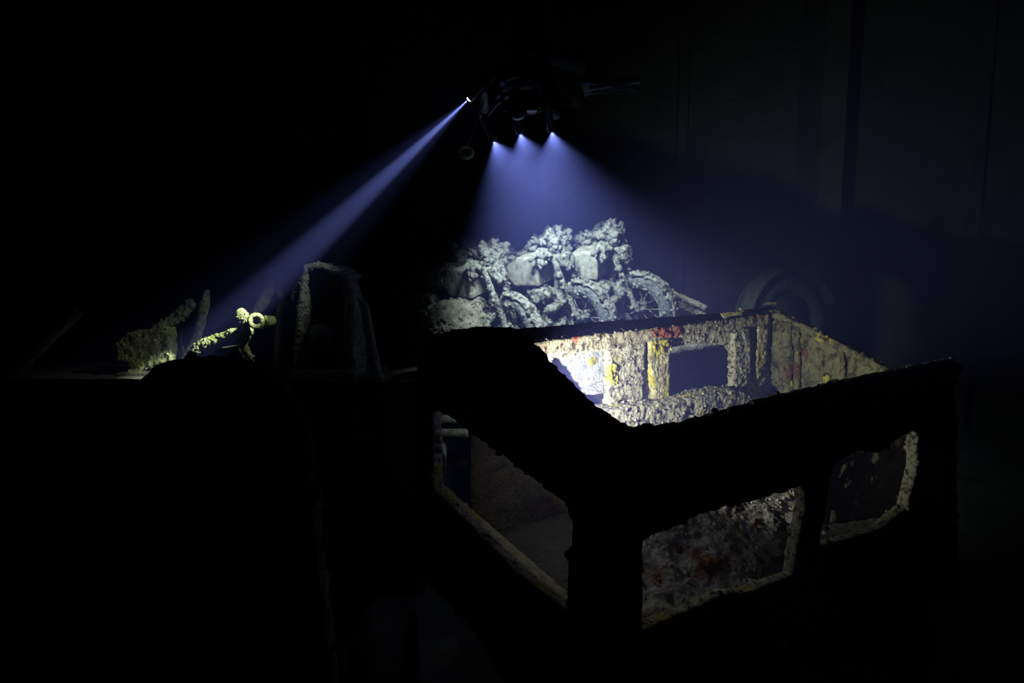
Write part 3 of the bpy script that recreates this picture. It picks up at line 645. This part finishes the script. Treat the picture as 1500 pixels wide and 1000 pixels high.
J = [(pelvis, (.15, .12)), (pelvis - bdir * .22, (.14, .11)), (chest, (.17, .13)), (neck, .07), (head + bdir * .06, .085), (head - bdir * .05, .085),
     (shR, .075), (elR, .05), (haR - (haR - elR).normalized() * .05, .034), (shL, .075), (elL, .05), (haL - (haL - elL).normalized() * .05, .034),
     (hipR, .10), (knR, .068), (anR, .045), (toR, .04), (hipL, .10), (knL, .068), (anL, .045), (toL, .04)]
Ed = [(0, 1), (1, 2), (2, 3), (3, 4), (4, 5), (2, 6), (6, 7), (7, 8), (2, 9), (9, 10), (10, 11), (0, 12), (12, 13), (13, 14), (14, 15), (0, 16), (16, 17), (17, 18), (18, 19)]
body = skin_obj('wetsuit_body', J, Ed, 'suit', diver)
look = (Vector((-.55, -.75, -.38))).normalized()
hd = MB().blob(head + look * .01, (.095, .115, .125), 16, 12).build('hood', 'suit', diver)
face = MB().blob(head + look * .055 + Vector((0, 0, -.015)), (.068, .072, .085), 14, 10)
fo = face.build('face', 'skin', diver)
sx = look.cross(Vector((0, 0, 1))).normalized(); su = sx.cross(look)
frm = Matrix((sx, look, su)).transposed()
MB().box(head + look * .125 + su * .025, (.155, .035, .085), frm).build('mask_frame', 'rubber', diver)
for s in (-.037, .037): MB().box(head + look * .144 + su * .028 + sx * s, (.062, .006, .055), frm).build('mask_lens', 'glass', diver)
MB().blob(head + look * .135 - su * .012, (.018, .022, .026)).build('mask_nose', 'rubber', diver)
MB().torus(head + look * .02 + su * .02, su, .105, .010, 24, 6, flat=1.6).build('mask_strap', 'rubber', diver)
reg = MB().tube([head + look * .115 - su * .06, head + look * .15 - su * .06, head + look * .175 - su * .06], [.03, .038, .03], 14).build('regulator', 'rubber', diver)
MB().tube([head + look * .15 - su * .06, head + look * .13 - su * .08 - sx * .12, shL + Vector((0, 0, .14)), chest + bdir * .1 + Vector((0, 0, .26))], .010, 8).build('regulator_hose', 'rubber', diver)
for s in (-.1, .1):
    a = chest + bdir * -.02 + side * s + Vector((0, 0, .21)); e = a + bdir * .62
    cyl = MB().tube([a - bdir * .03, a, a + bdir * .05, e, e + bdir * .03], [.03, .05, .088, .088, .06], 20).build('air_cylinder', 'tankpaint', diver)
    MB().tube([a - bdir * .09, a - bdir * .02], .022, 10).build('valve', 'steel', cyl)
MB().tube([chest - bdir * .11 + side * .1 + Vector((0, 0, .21)), chest - bdir * .11 - side * .1 + Vector((0, 0, .21))], .012, 8).build('manifold', 'steel', diver)
MB().box(chest + bdir * .22 + Vector((0, 0, .12)), (.30, .46, .03), Matrix((side, bdir, side.cross(bdir))).transposed()).build('backplate', 'steel', diver)
for s in (-1, 1):
    MB().tube([chest + side * s * .12 + Vector((0, 0, .12)), chest - bdir * .14 + side * s * .12, chest + side * s * .13 + Vector((0, 0, -.135)), pelvis + side * s * .12 + Vector((0, 0, -.10))], .016, 6).build('harness_strap', 'rubber', diver)
def hand(name, wrist, fwd, palm, grip, curl):
    """palm plus five bent fingers; palm = direction the palm faces"""
    fwd = fwd.normalized(); palm = (palm - fwd * palm.dot(fwd)).normalized(); lat = fwd.cross(palm)
    J = [(wrist, .028), (wrist + fwd * .045, (.036, .02)), (wrist + fwd * .085, (.038, .018))]; E = [(0, 1), (1, 2)]
    o = skin_obj(name, J, E, 'suit', diver)
    for k, (off, ln_) in enumerate(((-.030, .075), (-.010, .085), (.010, .08), (.030, .062))):
        b = wrist + fwd * .08 + lat * off; a1, a2, a3 = curl * .5, curl * 1.1, curl * 1.8
        p1 = b + (fwd * math.cos(a1) + palm * math.sin(a1)) * ln_ * .45; p2 = p1 + (fwd * math.cos(a2) + palm * math.sin(a2)) * ln_ * .33
        p3 = p2 + (fwd * math.cos(a3) + palm * math.sin(a3)) * ln_ * .27
        MB().tube([b - fwd * .02, b, p1, p2, p3], [.010, .0115, .0105, .0095, .006], 8).build('finger', 'suit', o)
    b = wrist + fwd * .03 - lat * .03; p1 = b + (fwd * .6 - lat * .6 + palm * .5).normalized() * .04; p2 = p1 + (fwd * .5 + palm * .9).normalized() * .035
    MB().tube([b, p1, p2], [.014, .012, .008], 8).build('thumb', 'suit', o)
    return o
hand('hand', haR - (haR - elR).normalized() * .06 + Vector((0, 0, .03)), (haR - elR), Vector((-.2, -.3, -1)), haR, 1.2)
hand('hand', haL - (haL - elL).normalized() * .06, (haL - elL), Vector((-1, -.2, 0)), haL, 1.3)
for an, to, lastpx in ((anR, toR, U(934, 127, 6.5)), (anL, toL, U(925, 118, 6.3))):
    d = (lastpx - an).normalized(); lat = d.cross(Vector((.1, -.55, 1))).normalized(); up_ = lat.cross(d)
    vs_ = []
    for t, wd, th in ((-.02, .055, .05), (.10, .06, .045), (.16, .075, .022), (.35, .095, .014), (.55, .105, .008), ((lastpx - an).length, .10, .005)):
        vs_ += [an + d * t + lat * wd + up_ * th, an + d * t - lat * wd + up_ * th, an + d * t - lat * wd - up_ * th, an + d * t + lat * wd - up_ * th]
    fc = [(i * 4 + j, i * 4 + (j + 1) % 4, i * 4 + 4 + (j + 1) % 4, i * 4 + 4 + j) for i in range(5) for j in range(4)] + [(3, 2, 1, 0), (20, 21, 22, 23)]
    fin = mesh_obj('fin', vs_, fc, 'finpale', diver, smooth=False)
    for s in (-1, 1): MB().tube([an + d * .1 + lat * s * .07, an + d * .35 + lat * s * .097, lastpx + lat * s * .10], [.014, .012, .006], 6).build('fin_rail', 'rubber', fin)
# narrow-beam torch in one hand
dt = thing('spot_torch', 'narrow-beam dive torch in the hand of the diver, bright white lens', 'torch', t_lens)
torch_body(dt, 'torch_body', t_lens, t_aim, .026, .24)
spot('spot_torch_light', t_lens + t_dir * .016, t_aim, 2300, 9.5, .85, (.80, .90, 1.0), .004, dt)
spot('spot_torch_spill', t_lens + t_dir * .016, t_aim, 110, 26, 1.0, (.75, .82, 1.0), .004, dt)
# camera rig with three video lights
rg = thing('camera_rig', 'underwater camera housing with three video lights on arms shining down', 'camera', rig_c)
hs = MB().box(rig_c, (.20, .16, .14)).build('housing', 'steel', rg)
bv = hs.modifiers.new('b', 'BEVEL'); bv.width = .02; bv.segments = 3
MB().blob(rig_c + Vector((-.04, -.05, -.06)), (.07, .07, .07), 18, 12).build('dome_port', 'glass', hs)
for s in (-1, 1): MB().tube([rig_c + Vector((s * .10, -.02, .05)), rig_c + Vector((s * .135, -.02, .04)), rig_c + Vector((s * .135, -.02, -.05)), rig_c + Vector((s * .10, -.02, -.06))], .013, 8).build('handle', 'rubber', hs)
VL = [((722, 204, 4.82), (52, 100), .0), ((761, 193, 4.87), (36, 100), .25), ((808, 190, 4.87), (26, 100), .5)]
for (px, py, Y), (dx, dz), k in VL:
    p = U(px, py, Y); d = Vector((dx / 100, .85, -1)).normalized(); b = torch_body(rg, 'video_light', p, p + d, .034, .19, 'steel', 'lens_soft')
    m_ = rig_c + Vector(((px - 765) / 1000 * 3.0, .0, .05)); e_ = p - d * .16
    MB().tube([rig_c + Vector(((px - 765) / 800, 0, .07)), (rig_c + e_) / 2 + Vector((0, 0, .10)), e_], .011, 8).build('light_arm', 'steel', rg)
    MB().blob((rig_c + e_) / 2 + Vector((0, 0, .10)), .02).build('ball_joint', 'steel', rg)
    spot('video_light_lamp', p + d * .016, p + d, 140, 84, .8, (.74, .82, 1.0), .006, rg)
fb = thing('buoyancy_float', 'small olive rounded float hanging below the bright torch', 'float', U(683, 224, 4.75))
p = U(683, 224, 4.75)
MB().blob(p, (.055, .055, .045), 16, 10).build('float_body', 'float', fb)
MB().tube([p + Vector((0, 0, .04)), p + Vector((.05, 0, .14)), t_lens - t_dir * .20], .003, 6).build('cord', 'rubber', fb)
bake_all()
